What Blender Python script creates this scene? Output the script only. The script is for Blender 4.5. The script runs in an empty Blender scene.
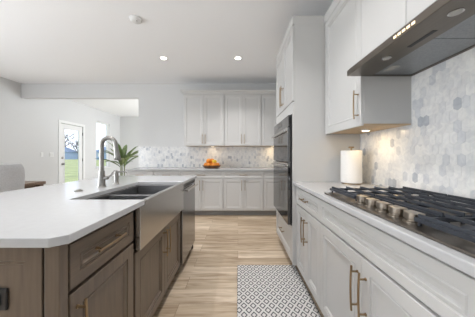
import bpy, bmesh, math, random
from mathutils import Vector, Matrix
random.seed(7)
S = bpy.context.scene
COL = S.collection
PI = math.pi

# ------------------------------------------------------------------ camera, sky, light, exposure
CAM_H = 1.16
cd = bpy.data.cameras.new('camera'); cam = bpy.data.objects.new('camera', cd); COL.objects.link(cam)
cam.location = (0, 0, CAM_H); cam.rotation_euler = (PI/2, 0, 0)
cd.sensor_width = 36; cd.lens = 36*211/475; cd.shift_y = -2.1/475; cd.shift_x = -0.5/475
cd.clip_start = 0.02; cd.clip_end = 500
S.camera = cam
S.view_settings.view_transform = 'Standard'; S.view_settings.look = 'None'
S.view_settings.gamma = 1; S.view_settings.use_curve_mapping = False
S.view_settings.exposure = -0.04

w = bpy.data.worlds.new('sky'); S.world = w; w.use_nodes = True
nt = w.node_tree; nt.nodes.clear()
wo = nt.nodes.new('ShaderNodeOutputWorld'); bg = nt.nodes.new('ShaderNodeBackground')
tc = nt.nodes.new('ShaderNodeTexCoord'); sx = nt.nodes.new('ShaderNodeSeparateXYZ'); rp = nt.nodes.new('ShaderNodeValToRGB')
nz = nt.nodes.new('ShaderNodeTexNoise'); nz.inputs['Scale'].default_value = 6; mx = nt.nodes.new('ShaderNodeMixRGB'); mx.blend_type = 'ADD'
mx.inputs[0].default_value = .25
nt.links.new(tc.outputs['Generated'], sx.inputs[0]); nt.links.new(sx.outputs['Z'], rp.inputs[0])
nt.links.new(tc.outputs['Generated'], nz.inputs['Vector'])
rp.color_ramp.elements[0].color = (.80, .86, .95, 1); rp.color_ramp.elements[0].position = 0
rp.color_ramp.elements[1].color = (.55, .72, .95, 1); rp.color_ramp.elements[1].position = .5
nt.links.new(rp.outputs[0], mx.inputs[1]); nt.links.new(nz.outputs[0], mx.inputs[2])
nt.links.new(mx.outputs[0], bg.inputs[0]); bg.inputs[1].default_value = 1.9
nt.links.new(bg.outputs[0], wo.inputs[0])

def area_light(name, loc, target, sx_, sy_, power, col):
    l = bpy.data.lights.new(name, 'AREA'); l.shape = 'RECTANGLE'; l.size = sx_; l.size_y = sy_; l.energy = power; l.color = col
    o = bpy.data.objects.new(name, l); COL.objects.link(o); o.location = loc
    o.rotation_euler = (Vector(target) - Vector(loc)).to_track_quat('-Z', 'Y').to_euler()
    return o
# daylight through the unseen living room window behind; the rest are added fill lights
area_light('living_room_window_light', (-2.6, -2.95, 1.5), (-2.6, 4, 1.45), 1.5, 1.4, 3, (.95, .97, 1))
area_light('ceiling_fill_light', (-1.6, -1.9, .02), (-1.6, -1.4, 3), 5.6, 1.8, 90, (.86, .93, 1)).data.spread = math.radians(95)  # added upward light at floor level, out of view, to lift the ceiling
area_light('dining_fill_light', (-4.8, 1.2, 1.45), (-1, 1.9, 2.35), 3.6, 1.7, 225, (.90, .95, 1))  # added for assumed, unbuilt dining windows; tilted up to brighten the ceiling
area_light('nook_fill_light', (-1.05, 6.8, 1.5), (-4.85, 6.8, 1.3), 2.6, 1.9, 98, (.92, .96, 1))  # added in front of a windowless wall to brighten the nook

# ------------------------------------------------------------------ materials
def newmat(name):
    m = bpy.data.materials.new(name); m.use_nodes = True
    n = m.node_tree; b = n.nodes['Principled BSDF']
    return m, n, b
def pm(name, col, rough=.5, metal=0, var=.0, vscale=8, stretch=(1, 1, 1), bump=0, coat=0, spec=None):
    m, n, b = newmat(name)
    b.inputs['Base Color'].default_value = (*col, 1); b.inputs['Roughness'].default_value = rough; b.inputs['Metallic'].default_value = metal
    if coat: b.inputs['Coat Weight'].default_value = coat; b.inputs['Coat Roughness'].default_value = .1
    if spec is not None: b.inputs['Specular IOR Level'].default_value = spec
    t = n.nodes.new('ShaderNodeTexCoord'); mp = n.nodes.new('ShaderNodeMapping'); mp.inputs['Scale'].default_value = stretch
    nz = n.nodes.new('ShaderNodeTexNoise'); nz.inputs['Scale'].default_value = vscale; nz.inputs['Detail'].default_value = 4
    n.links.new(t.outputs['Object'], mp.inputs[0]); n.links.new(mp.outputs[0], nz.inputs['Vector'])
    r = n.nodes.new('ShaderNodeValToRGB')
    r.color_ramp.elements[0].position = .3; r.color_ramp.elements[1].position = .7
    r.color_ramp.elements[0].color = (*[c*(1-var) for c in col], 1); r.color_ramp.elements[1].color = (*[min(1, c*(1+var)) for c in col], 1)
    n.links.new(nz.outputs[0], r.inputs[0]); n.links.new(r.outputs[0], b.inputs['Base Color'])
    if bump:
        bp = n.nodes.new('ShaderNodeBump'); bp.inputs['Strength'].default_value = bump; bp.inputs['Distance'].default_value = .002
        n.links.new(nz.outputs[0], bp.inputs['Height']); n.links.new(bp.outputs[0], b.inputs['Normal'])
    return m
def emis(name, col, st):
    m, n, b = newmat(name); b.inputs['Base Color'].default_value = (*col, 1)
    b.inputs['Emission Color'].default_value = (*col, 1); b.inputs['Emission Strength'].default_value = st
    return m
def glassmat(name, refl=.08, tint=(1, 1, 1)):
    m, n, b = newmat(name); n.nodes.remove(b); out = n.nodes['Material Output']
    tr = n.nodes.new('ShaderNodeBsdfTransparent'); tr.inputs[0].default_value = (*tint, 1)
    gl = n.nodes.new('ShaderNodeBsdfGlossy'); gl.inputs['Roughness'].default_value = .02; mi = n.nodes.new('ShaderNodeMixShader')
    mi.inputs[0].default_value = refl
    n.links.new(tr.outputs[0], mi.inputs[1]); n.links.new(gl.outputs[0], mi.inputs[2]); n.links.new(mi.outputs[0], out.inputs[0])
    return m

M = {}
M['wall'] = pm('wall_paint', (.66, .66, .655), .7, var=.012, vscale=60, bump=.05)
M['ceiling'] = pm('ceiling_paint', (.93, .935, .945), .8, var=.008, vscale=60, bump=.05)
M['trim'] = pm('white_trim_paint', (.80, .80, .79), .4, var=.005)
M['cab'] = pm('light_grey_cabinet_paint', (.575, .568, .556), .38, var=.008, vscale=3)
M['toe'] = pm('shaded_toe_kick_paint', (.24, .23, .22), .6, var=.02)  # cabinet paint darkened: shade of the toe recess put into the colour
M['cab_in'] = pm('cabinet_maple_underside', (.55, .40, .24), .5, var=.08, vscale=6, stretch=(1, 8, 1))
M['quartz'] = pm('white_quartz', (.50, .50, .505), .16, var=.02, vscale=35)
M['wood'] = pm('taupe_stained_maple', (.138, .102, .074), .30, var=.18, vscale=7, stretch=(9, 9, .7), bump=.03)
M['wood_h'] = pm('taupe_stained_maple_crosswise', (.138, .102, .074), .30, var=.18, vscale=7, stretch=(9, .7, 9), bump=.03)
M['dark'] = pm('dark_recess_shade', (.03, .025, .022), .6)  # near-black: shade of the groove and island toe kick put into the colour
M['steel'] = pm('brushed_stainless_steel', (.52, .505, .485), .22, 1, var=.05, vscale=5, stretch=(40, 1, 40), bump=.03)
M['basin'] = pm('satin_basin_steel', (.33, .33, .335), .38, 1, var=.05, vscale=5, stretch=(1, 30, 30))
M['hood'] = pm('hood_stainless_steel', (.20, .178, .155), .36, 1, var=.05, vscale=4, stretch=(40, 1, 40), bump=.02)
M['filter'] = pm('hood_filter_mesh', (.33, .34, .35), .45, 1, var=.1, vscale=120, stretch=(1, 1, 1), bump=.3)
M['nickel'] = pm('brushed_nickel', (.31, .30, .285), .30, 1, var=.03, vscale=20)
M['brass'] = pm('champagne_bronze', (.35, .255, .155), .34, 1, var=.04, vscale=20)
M['knob'] = pm('bronze_tinted_steel', (.38, .335, .285), .32, 1, var=.04, vscale=20)
M['iron'] = pm('cast_iron', (.035, .040, .050), .40, var=.2, vscale=90, bump=.12)
M['black_glass'] = pm('black_oven_glass', (.006, .006, .007), .05)
M['black_glass'].node_tree.nodes['Principled BSDF'].inputs['IOR'].default_value = 2.2
M['black'] = pm('black_plastic', (.015, .015, .016), .4)
M['steel_dark'] = pm('black_stainless', (.10, .10, .105), .3, .9, var=.05, vscale=5, stretch=(40, 40, 1))
M['steel_mid'] = pm('dark_brushed_stainless', (.27, .27, .275), .20, 1, var=.05, vscale=5, stretch=(40, 40, 1))
M['paper'] = pm('paper_towel', (.84, .82, .79), .9, var=.02, vscale=80, bump=.3)
M['plastic'] = pm('white_plastic', (.78, .78, .77), .4)
M['fabric'] = pm('grey_upholstery_fabric', (.60, .61, .63), .9, var=.07, vscale=60, bump=.4)
M['piping'] = pm('lit_upholstery_piping', (.80, .80, .80), .9, var=.05, vscale=60)  # piping paler than the fabric: light on the top edge put into colour
M['tablewood'] = pm('brown_table_wood', (.20, .135, .095), .45, var=.25, vscale=6, stretch=(1, 10, 10))
M['legwood'] = pm('dark_leg_wood', (.08, .05, .035), .45, var=.2, vscale=8, stretch=(8, 8, 1))
M['leaf'] = pm('plant_leaf', (.14, .20, .075), .38, var=.35, vscale=14)
M['stem'] = pm('plant_stem', (.12, .15, .05), .6, var=.2)
M['pot'] = pm('ceramic_pot', (.55, .54, .52), .4, var=.05)
M['soil'] = pm('potting_soil', (.03, .02, .015), .95, var=.4, vscale=60, bump=.6)
M['orange'] = pm('orange_peel', (.72, .24, .02), .45, var=.12, vscale=70, bump=.25)
M['lemon'] = pm('lemon_peel', (.75, .50, .04), .45, var=.1, vscale=70, bump=.25)
M['bowl'] = pm('dark_wooden_bowl', (.16, .065, .025), .4, var=.3, vscale=9, stretch=(1, 1, 6))
M['glow'] = emis('lit_lamp_lens', (1, .96, .88), 9)
M['warmglow'] = emis('lit_puck_lens', (1, .80, .52), 6)
M['buttonlight'] = emis('lit_hood_button', (1, .85, .62), .7)
M['glass'] = glassmat('window_glass')
M['lens'] = pm('frosted_lens', (.45, .44, .42), .2)
M['grass'] = pm('lawn_grass', (.42, .42, .15), .9, var=.35, vscale=.6)
M['siding'] = pm('blue_tinted_siding', (.28, .40, .60), .7, var=.06, vscale=2)  # siding and roof colours carry the bluish cast of the outdoor exposure
M['roofing'] = pm('roof_shingle', (.20, .27, .40), .8, var=.2, vscale=4)
M['bark'] = pm('bare_bark', (.13, .13, .15), .9, var=.2, vscale=5)

def floor_mat():
    m, n, b = newmat('light_oak_planks'); L = n.links.new
    t = n.nodes.new('ShaderNodeTexCoord')
    br = n.nodes.new('ShaderNodeTexBrick'); br.offset = .37; br.offset_frequency = 2
    br.inputs['Scale'].default_value = 1; br.inputs['Brick Width'].default_value = 1.25; br.inputs['Row Height'].default_value = .185
    br.inputs['Mortar Size'].default_value = .0016; br.inputs['Mortar Smooth'].default_value = .2; br.inputs['Bias'].default_value = 0
    br.inputs['Color1'].default_value = (0, 0, 0, 1); br.inputs['Color2'].default_value = (1, 1, 1, 1); br.inputs['Mortar'].default_value = (.5, .5, .5, 1)
    L(t.outputs['Object'], br.inputs['Vector'])
    r = n.nodes.new('ShaderNodeValToRGB'); e = r.color_ramp.elements
    e[0].position = 0; e[0].color = (.46, .365, .262, 1); e[1].position = 1; e[1].color = (.67, .57, .452, 1)
    x = e.new(.5); x.color = (.575, .478, .362, 1)
    L(br.outputs['Color'], r.inputs[0])
    # grain: long soft streaks that shift from plank to plank
    ad = n.nodes.new('ShaderNodeVectorMath'); ad.operation = 'MULTIPLY_ADD'; ad.inputs[1].default_value = (7, 3, 11)
    L(br.outputs['Color'], ad.inputs[0]); L(t.outputs['Object'], ad.inputs[2])
    mp = n.nodes.new('ShaderNodeMapping'); mp.inputs['Scale'].default_value = (1.6, 16, 4); L(ad.outputs[0], mp.inputs[0])
    nz = n.nodes.new('ShaderNodeTexNoise'); nz.inputs['Scale'].default_value = 1.5; nz.inputs['Detail'].default_value = 6; nz.inputs['Distortion'].default_value = .8
    L(mp.outputs[0], nz.inputs['Vector'])
    r2 = n.nodes.new('ShaderNodeValToRGB'); r2.color_ramp.elements[0].position = .30; r2.color_ramp.elements[0].color = (.60, .52, .44, 1)
    r2.color_ramp.elements[1].position = .62; r2.color_ramp.elements[1].color = (1.08, 1.06, 1.04, 1)
    L(nz.outputs[0], r2.inputs[0])
    mu = n.nodes.new('ShaderNodeMixRGB'); mu.blend_type = 'MULTIPLY'; mu.inputs[0].default_value = 1
    L(r.outputs[0], mu.inputs[1]); L(r2.outputs[0], mu.inputs[2])
    # knots
    kp = n.nodes.new('ShaderNodeMapping'); kp.inputs['Scale'].default_value = (1.1, 2.6, 1); L(ad.outputs[0], kp.inputs[0])
    vo = n.nodes.new('ShaderNodeTexVoronoi'); vo.inputs['Scale'].default_value = 1.0; L(kp.outputs[0], vo.inputs['Vector'])
    r3 = n.nodes.new('ShaderNodeValToRGB'); r3.color_ramp.elements[0].color = (.42, .32, .25, 1); r3.color_ramp.elements[0].position = .02
    r3.color_ramp.elements[1].color = (1, 1, 1, 1); r3.color_ramp.elements[1].position = .085; L(vo.outputs['Distance'], r3.inputs[0])
    m3 = n.nodes.new('ShaderNodeMixRGB'); m3.blend_type = 'MULTIPLY'; m3.inputs[0].default_value = .8; L(mu.outputs[0], m3.inputs[1]); L(r3.outputs[0], m3.inputs[2])
    m2 = n.nodes.new('ShaderNodeMixRGB'); m2.inputs[2].default_value = (.20, .14, .09, 1); L(br.outputs['Fac'], m2.inputs[0]); L(m3.outputs[0], m2.inputs[1])
    L(m2.outputs[0], b.inputs['Base Color']); b.inputs['Roughness'].default_value = .42
    return m
M['floor'] = floor_mat()

def tile_mat():
    m, n, b = newmat('marble_mosaic_tile'); L = n.links.new
    a = n.nodes.new('ShaderNodeVertexColor'); a.layer_name = 'tone'
    t = n.nodes.new('ShaderNodeTexCoord'); nz = n.nodes.new('ShaderNodeTexNoise'); nz.inputs['Scale'].default_value = 22; nz.inputs['Detail'].default_value = 6; nz.inputs['Distortion'].default_value = 1.2
    L(t.outputs['Object'], nz.inputs['Vector'])
    r = n.nodes.new('ShaderNodeValToRGB'); r.color_ramp.elements[0].position = .35; r.color_ramp.elements[0].color = (.90, .905, .92, 1)
    r.color_ramp.elements[1].position = .6; r.color_ramp.elements[1].color = (1.04, 1.04, 1.03, 1); L(nz.outputs[0], r.inputs[0])
    mu = n.nodes.new('ShaderNodeMixRGB'); mu.blend_type = 'MULTIPLY'; mu.inputs[0].default_value = 1; L(a.outputs[0], mu.inputs[1]); L(r.outputs[0], mu.inputs[2])
    L(mu.outputs[0], b.inputs['Base Color']); b.inputs['Roughness'].default_value = .22
    return m
M['tile'] = tile_mat()

def rug_mat():
    m, n, b = newmat('diamond_weave_rug'); L = n.links.new
    def mt(op, a, c=None, v=None):
        x = n.nodes.new('ShaderNodeMath'); x.operation = op
        for i, k in enumerate((a, c)):
            if k is None: continue
            if isinstance(k, (int, float)): x.inputs[i].default_value = k
            else: L(k, x.inputs[i])
        return x.outputs[0]
    t = n.nodes.new('ShaderNodeTexCoord'); s = n.nodes.new('ShaderNodeSeparateXYZ'); L(t.outputs['Object'], s.inputs[0])
    u = mt('DIVIDE', s.outputs['X'], .072); v = mt('DIVIDE', s.outputs['Y'], .096)
    p = mt('ABSOLUTE', mt('SUBTRACT', mt('FRACT', mt('ADD', mt('ADD', u, v), 50)), .5)); q = mt('ABSOLUTE', mt('SUBTRACT', mt('FRACT', mt('ADD', mt('SUBTRACT', u, v), 50)), .5))
    e = mt('MULTIPLY', mt('MAXIMUM', p, q), 2)
    r = n.nodes.new('ShaderNodeValToRGB'); r.color_ramp.interpolation = 'LINEAR'; el = r.color_ramp.elements
    dk = (.07, .07, .078, 1); lt = (.64, .63, .61, 1)
    el[0].position = 0; el[0].color = dk; el[1].position = 1; el[1].color = dk
    for pos, c in ((.001, lt), (.38, lt), (.50, dk), (.68, dk), (.79, lt), (.999, lt)): x = el.new(pos); x.color = c
    L(e, r.inputs[0])
    nz = n.nodes.new('ShaderNodeTexNoise'); nz.inputs['Scale'].default_value = 260; L(t.outputs['Object'], nz.inputs['Vector'])
    mi = n.nodes.new('ShaderNodeMixRGB'); mi.blend_type = 'OVERLAY'; mi.inputs[0].default_value = .35; L(r.outputs[0], mi.inputs[1]); L(nz.outputs[0], mi.inputs[2])
    L(mi.outputs[0], b.inputs['Base Color']); b.inputs['Roughness'].default_value = .95
    bp = n.nodes.new('ShaderNodeBump'); bp.inputs['Strength'].default_value = .4; bp.inputs['Distance'].default_value = .003; L(nz.outputs[0], bp.inputs['Height']); L(bp.outputs[0], b.inputs['Normal'])
    return m
M['rug'] = rug_mat()

# ------------------------------------------------------------------ mesh helpers
class MB:
    """collects shapes in world space and links them as one mesh object"""
    def __init__(self): self.bm = bmesh.new()
    def face(self, pts):
        vs = [self.bm.verts.new(p) for p in pts]
        return self.bm.faces.new(vs)
    def box(self, x0, x1, y0, y1, z0, z1):
        P = [(x, y, z) for x in (x0, x1) for y in (y0, y1) for z in (z0, z1)]
        v = [self.bm.verts.new(p) for p in P]
        for f in ((0, 1, 3, 2), (4, 6, 7, 5), (0, 4, 5, 1), (2, 3, 7, 6), (0, 2, 6, 4), (1, 5, 7, 3)): self.bm.faces.new([v[i] for i in f])
        return self
    def obox(self, F, u0, u1, v0, v1, n0, n1):
        P = [F(u, v, n) for u in (u0, u1) for v in (v0, v1) for n in (n0, n1)]
        v = [self.bm.verts.new(p) for p in P]
        for f in ((0, 1, 3, 2), (4, 6, 7, 5), (0, 4, 5, 1), (2, 3, 7, 6), (0, 2, 6, 4), (1, 5, 7, 3)): self.bm.faces.new([v[i] for i in f])
        return self
    def prism(self, pts, d):
        """polygon of 3-D points pushed along vector d"""
        d = Vector(d); a = [self.bm.verts.new(p) for p in pts]; b = [self.bm.verts.new(Vector(p)+d) for p in pts]
        self.bm.faces.new(a); self.bm.faces.new(b[::-1]); n = len(a)
        for i in range(n): self.bm.faces.new((a[i], b[i], b[(i+1) % n], a[(i+1) % n]))
        return self
    def loft(self, rings, cap0=True, cap1=True, closed=True):
        R = [[self.bm.verts.new(p) for p in r] for r in rings]; n = len(R[0])
        for a, b in zip(R, R[1:]):
            for i in range(n if closed else n-1): self.bm.faces.new((a[i], a[(i+1) % n], b[(i+1) % n], b[i]))
        if cap0: self.bm.faces.new(R[0][::-1])
        if cap1: self.bm.faces.new(R[-1])
        return self
    def tube(self, pts, r, seg=12, cap=True):
        pts = [Vector(p) for p in pts]; rr = r if isinstance(r, (list, tuple)) else [r]*len(pts)
        rings = []; up = None
        for i, p in enumerate(pts):
            t = (pts[min(i+1, len(pts)-1)] - pts[max(i-1, 0)]).normalized()
            if up is None: up = t.orthogonal().normalized()
            up = (up - t*up.dot(t)).normalized(); s = t.cross(up)
            rings.append([p + (up*math.cos(2*PI*k/seg) + s*math.sin(2*PI*k/seg))*rr[i] for k in range(seg)])
        return self.loft(rings, cap, cap)
    def lathe(self, prof, c=(0, 0, 0), axis='Z', seg=32):
        c = Vector(c); rings = []
        for r, h in prof:
            ring = []
            for k in range(seg):
                a = 2*PI*k/seg; x, y = max(r, 1e-4)*math.cos(a), max(r, 1e-4)*math.sin(a)
                ring.append(c + (Vector((x, y, h)) if axis == 'Z' else Vector((h, x, y)) if axis == 'X' else Vector((y, h, x))))
            rings.append(ring)
        return self.loft(rings)
    def build(self, name, mat, parent=None, smooth=False, bevel=0, seg=2, origin=None):
        bm = self.bm
        bmesh.ops.recalc_face_normals(bm, faces=bm.faces)
        if parent is not None:
            r = parent
            while r.parent: r = r.parent
            o0 = Vector(r.location)
        elif origin is not None: o0 = Vector(origin)
        else:
            xs = [v.co for v in bm.verts]
            o0 = Vector([(min(c[i] for c in xs)+max(c[i] for c in xs))/2 for i in range(2)]+[min(c.z for c in xs)])
        for v in bm.verts: v.co -= o0
        me = bpy.data.meshes.new(name); bm.to_mesh(me); bm.free()
        o = bpy.data.objects.new(name, me); COL.objects.link(o)
        me.materials.append(M[mat] if isinstance(mat, str) else mat)
        if parent is not None: o.parent = parent
        else: o.location = o0
        if smooth:
            for p in me.polygons: p.use_smooth = True
            try: me.set_sharp_from_angle(angle=math.radians(40))
            except Exception: pass
        if bevel:
            md = o.modifiers.new('bevel', 'BEVEL'); md.width = bevel; md.segments = seg; md.limit_method = 'ANGLE'; md.angle_limit = math.radians(40)
        return o
def tag(o, label, cat, group=None, kind=None):
    o['label'] = label; o['category'] = cat
    if group: o['group'] = group
    if kind: o['kind'] = kind
    return o
def thing(name, loc, label, cat, group=None):
    o = bpy.data.objects.new(name, None); COL.objects.link(o); o.location = loc; o.empty_display_size = .1
    return tag(o, label, cat, group)
def struct(o): o['kind'] = 'structure'; return o
def frame(o, U, V, N):
    o, U, V, N = Vector(o), Vector(U), Vector(V), Vector(N)
    return lambda u, v, n: o + U*u + V*v + N*n
Z = (0, 0, 1)

def rings_panel(mb, F, u0, u1, v0, v1, prof):
    """a front made of nested rectangles: prof = [(inset, n)]; the first ring is the back, the last is capped"""
    rings = []
    for i, n in prof: rings.append([F(u0+i, v0+i, n), F(u1-i, v0+i, n), F(u1-i, v1-i, n), F(u0+i, v1-i, n)])
    mb.loft(rings)
def shaker(parent, name, F, u0, u1, v0, v1, mat, stile=.055, t=.019, g=.0015, soft=False):
    mb = MB(); u0 += g; u1 -= g; v0 += g; v1 -= g
    stile = min(stile, (v1-v0)*.32)
    if soft: rings_panel(mb, F, u0, u1, v0, v1, [(0, -t), (0, -.002), (.002, 0), (stile, 0), (stile+.006, -.004), (stile+.014, -.007)])
    else: rings_panel(mb, F, u0, u1, v0, v1, [(0, -t), (0, -.002), (.002, 0), (stile, 0), (stile+.002, -.006), (stile+.008, -.006), (stile+.012, -.002), (stile+.019, -.002), (stile+.026, -.011)])
    return mb.build(name, mat, parent)
def slab(parent, name, F, u0, u1, v0, v1, mat, t=.019, g=.0015):
    mb = MB(); rings_panel(mb, F, u0+g, u1-g, v0+g, v1-g, [(0, -t), (0, -.002), (.002, 0)])
    return mb.build(name, mat, parent)
def pull(parent, F, u, v, length, vert, mat='brass', r=.0048, bow=.004):
    """bar handle on two posts, the bar bowed a little away from the front"""
    mb = MB(); h = length/2
    P = (lambda s, n: F(u, v+s, n)) if vert else (lambda s, n: F(u+s, v, n))
    mb.tube([P(-h+2*h*k/12, .030+bow*(1-(2*k/12-1)**2)) for k in range(13)], r, 10)
    for s in (-h+.028, h-.028): mb.tube([P(s, .0003), P(s, .004), P(s, .0045), P(s, .030)], [r*1.5, r*1.5, r*.9, r*.9], 10)
    return mb.build('handle', mat, parent, smooth=True)

def crown(parent, path, z0, mat='cab'):
    """crown moulding swept along a floor-plan path; the outside lies to the left of the direction of travel"""
    prof = [(0, 0), (.010, 0), (.010, .016), (.018, .020), (.026, .040), (.046, .060), (.056, .064), (.056, .088), (0, .088)]
    P = [Vector(p) for p in path]; mb = MB(); rings = []
    for i, p in enumerate(P):
        ns = []
        if i > 0: d = (P[i]-P[i-1]).normalized(); ns.append(Vector((-d.y, d.x)))
        if i < len(P)-1: d = (P[i+1]-P[i]).normalized(); ns.append(Vector((-d.y, d.x)))
        n = ns[0] if len(ns) == 1 else (ns[0]+ns[1])/(1+ns[0].dot(ns[1]))
        rings.append([(p.x+n.x*a, p.y+n.y*a, z0+b) for a, b in prof])
    mb.loft(rings)
    return mb.build('crown_molding', mat, parent)

# ------------------------------------------------------------------ the room
XR, XL, YB, ZC = 1.19, -4.85, 4.72, 2.79
JX = -2.226                       # where the back wall ends and the breakfast nook opens
YN = 8.67                         # end of the nook
Y0 = -3.0
mb = MB(); mb.box(XL-.12, XR+.12, Y0, YN+.12, -.08, 0); struct(mb.build('floor', 'floor', origin=(0, 0, 0)))
mb = MB(); mb.box(XL-.12, XR+.12, Y0, YN+.12, ZC, ZC+.08); struct(mb.build('ceiling', 'ceiling'))
mb = MB(); mb.box(XR, XR+.12, Y0, YB+.12, 0, ZC); struct(mb.build('wall_right', 'wall'))
mb = MB(); mb.box(JX, XR, YB, YB+.12, 0, ZC); mb.box(XL, JX, YB, YB+.12, 2.47, ZC); struct(mb.build('wall_back', 'wall'))
DY0, DY1, DZ = 5.765, 6.595, 2.08
WY0, WY1, WZ0, WZ1 = 7.22, 7.96, .76, 2.38
mb = MB()
mb.box(XL-.12, XL, Y0, DY0, 0, ZC); mb.box(XL-.12, XL, DY0, DY1, DZ, ZC); mb.box(XL-.12, XL, DY1, WY0, 0, ZC)
mb.box(XL-.12, XL, WY0, WY1, 0, WZ0); mb.box(XL-.12, XL, WY0, WY1, WZ1, ZC); mb.box(XL-.12, XL, WY1, YN, 0, ZC)
struct(mb.build('wall_left', 'wall'))
mb = MB()
mb.box(XL-.12, XR+.12, Y0-.12, Y0, 0, .75); mb.box(XL-.12, XR+.12, Y0-.12, Y0, 2.25, ZC); mb.box(XL-.12, -3.4, Y0-.12, Y0, .75, 2.25); mb.box(-1.8, XR+.12, Y0-.12, Y0, .75, 2.25)
struct(mb.build('wall_rear', 'wall'))
mb = MB(); mb.box(XL-.12, -.9, YN, YN+.12, 0, ZC); struct(mb.build('wall_far', 'wall'))
mb = MB(); mb.box(-1.0, -.88, YB+.12, YN, 0, ZC); struct(mb.build('wall_nook', 'wall'))
# baseboards
mb = MB(); mb.box(XL, XL+.014, Y0, DY0-.08, 0, .11); mb.box(XL, XL+.014, DY1+.08, YN, 0, .11); struct(mb.build('baseboard_left', 'trim', bevel=.003))
mb = MB(); mb.box(XL+.014, -1.0, YN-.014, YN, 0, .11); struct(mb.build('baseboard_far', 'trim', bevel=.003))

# glazed patio door
FD = frame((XL-.03, 0, 0), (0, 1, 0), Z, (1, 0, 0))
mb = MB()
st = .115
a, b_ = DY0+.012, DY1-.012
mb.obox(FD, a, a+st, .012, DZ-.012, -.022, .022); mb.obox(FD, b_-st, b_, .012, DZ-.012, -.022, .022)
mb.obox(FD, a+st, b_-st, .012, .26, -.022, .022); mb.obox(FD, a+st, b_-st, DZ-.14, DZ-.012, -.022, .022)
door = struct(mb.build('door_1', 'trim', origin=(XL-.03, (DY0+DY1)/2, 0), bevel=.002))
gm = MB(); gm.obox(FD, a+st, b_-st, .26, DZ-.14, -.004, .004); gm.build('door_glass', 'glass', door)
mb = MB()
for u0, u1, v0, v1 in ((a+st-.004, a+st+.018, .25, DZ-.13), (b_-st-.018, b_-st+.004, .25, DZ-.13), (a+st, b_-st, .25, .272), (a+st, b_-st, DZ-.152, DZ-.13)):
    mb.obox(FD, u0, u1, v0, v1, .008, .028)
mb.build('glazing_bead', 'trim', door)
mb = MB(); c = FD(a+.06, .95, .022); mb.lathe([(.032, 0), (.032, .006), (.012, .008), (.012, .03), (.026, .04), (.028, .052), (.02, .062), (.001, .064)], c, 'X', 20); mb.build('door_knob', 'nickel', door, smooth=True)
mb = MB(); c = FD(a+.06, 1.12, .022); mb.lathe([(.032, 0), (.032, .008), (.02, .014), (.001, .016)], c, 'X', 20); mb.build('deadbolt', 'nickel', door, smooth=True)
for z in (.25, 1.05, 1.85):
    mb = MB(); mb.tube([FD(b_+.004, z-.045, .03), FD(b_+.004, z+.045, .03)], .009, 8); mb.build('hinge', 'black', door)
mb = MB()
mb.box(XL, XL+.018, DY0-.075, DY0, 0, DZ+.075); mb.box(XL, XL+.018, DY1, DY1+.075, 0, DZ+.075); mb.box(XL, XL+.018, DY0, DY1, DZ, DZ+.075)
struct(mb.build('trim_1', 'trim', bevel=.003))
# window
FW = frame((XL-.07, 0, 0), (0, 1, 0), Z, (1, 0, 0))
mb = MB(); fr = .045
mb.obox(FW, WY0, WY0+fr, WZ0, WZ1, -.03, .03); mb.obox(FW, WY1-fr, WY1, WZ0, WZ1, -.03, .03)
mb.obox(FW, WY0+fr, WY1-fr, WZ0, WZ0+fr, -.03, .03); mb.obox(FW, WY0+fr, WY1-fr, WZ1-fr, WZ1, -.03, .03); mb.obox(FW, WY0+fr, WY1-fr, 1.54, 1.58, -.025, .025)
win = struct(mb.build('window_1', 'trim'))
mb = MB(); mb.obox(FW, WY0+fr, WY1-fr, WZ0+fr, 1.54, -.003, .003); mb.obox(FW, WY0+fr, WY1-fr, 1.58, WZ1-fr, -.003, .003); mb.build('window_glass', 'glass', win)
mb = MB(); mb.box(XL-.04, XL+.04, WY0-.04, WY1+.04, WZ0-.022, WZ0); mb.build('window_sill', 'trim', win, bevel=.003)

# outside: lawn, houses, bare trees
mb = MB(); mb.box(-260, XL-.13, -60, 260, -.4, -.25); g = mb.build('lawn', 'grass'); tag(g, 'green lawn outside the glazed door', 'lawn', kind='structure')
def house(x, y, w_, d, h, label):
    t = thing('house', (x, y, -.25), label, 'house', 'houses beyond the lawn')
    mb = MB(); mb.box(x-w_/2, x+w_/2, y-d/2, y+d/2, -.25, h); mb.build('wall', 'siding', t)
    mb = MB(); mb.prism([(x-w_/2-.5, y-d/2-.6, h), (x+w_/2+.5, y-d/2-.6, h), (x+w_/2-2, y, h+2.6), (x-w_/2+2, y, h+2.6)], (0, .01, .02))
    mb.prism([(x-w_/2-.5, y+d/2+.6, h), (x+w_/2+.5, y+d/2+.6, h), (x+w_/2-2, y, h+2.6), (x-w_/2+2, y, h+2.6)], (0, -.01, .02))
    mb.prism([(x+w_/2+.5, y-d/2-.6, h), (x+w_/2+.5, y+d/2+.6, h), (x+w_/2-2, y, h+2.6)], (0, 0, .02))
    mb.build('roof', 'roofing', t)
    for k in range(3):
        mb = MB(); wx = x-w_/2+w_*(k+.5)/3; mb.box(wx-.8, wx+.8, y-d/2-.06, y-d/2+.02, 1.0, 2.6); mb.build('window', 'trim', t)
house(-88, 100, 17, 10, 3.1, 'blue tinted house seen through the glazed door')
house(-56, 98, 15, 10, 3.1, 'blue tinted house seen through the narrow nook window')
def tree(x, y, h, label):
    mb = MB()
    def branch(p, d, l, r, n):
        q = p + d*l; mb.tube([p, (p+q)/2+Vector((random.uniform(-.1, .1), 0, 0))*l*.4, q], [r, r*.85, r*.65], 5)
        if n == 0: return
        for k in range(4 if n > 2 else 3):
            a = random.uniform(0, 2*PI); e = (d + Vector((math.cos(a), math.sin(a), random.uniform(-.1, .5)))*.75).normalized()
            branch(p + d*l*random.uniform(.55, 1), e, l*random.uniform(.6, .78), r*.6, n-1)
    branch(Vector((x, y, -.25)), Vector((0, 0, 1)), h*.3, .35, 4)
    tag(mb.build('bare_tree', 'bark', origin=(x, y, -.25)), label, 'tree', 'bare trees beyond the lawn')
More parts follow.
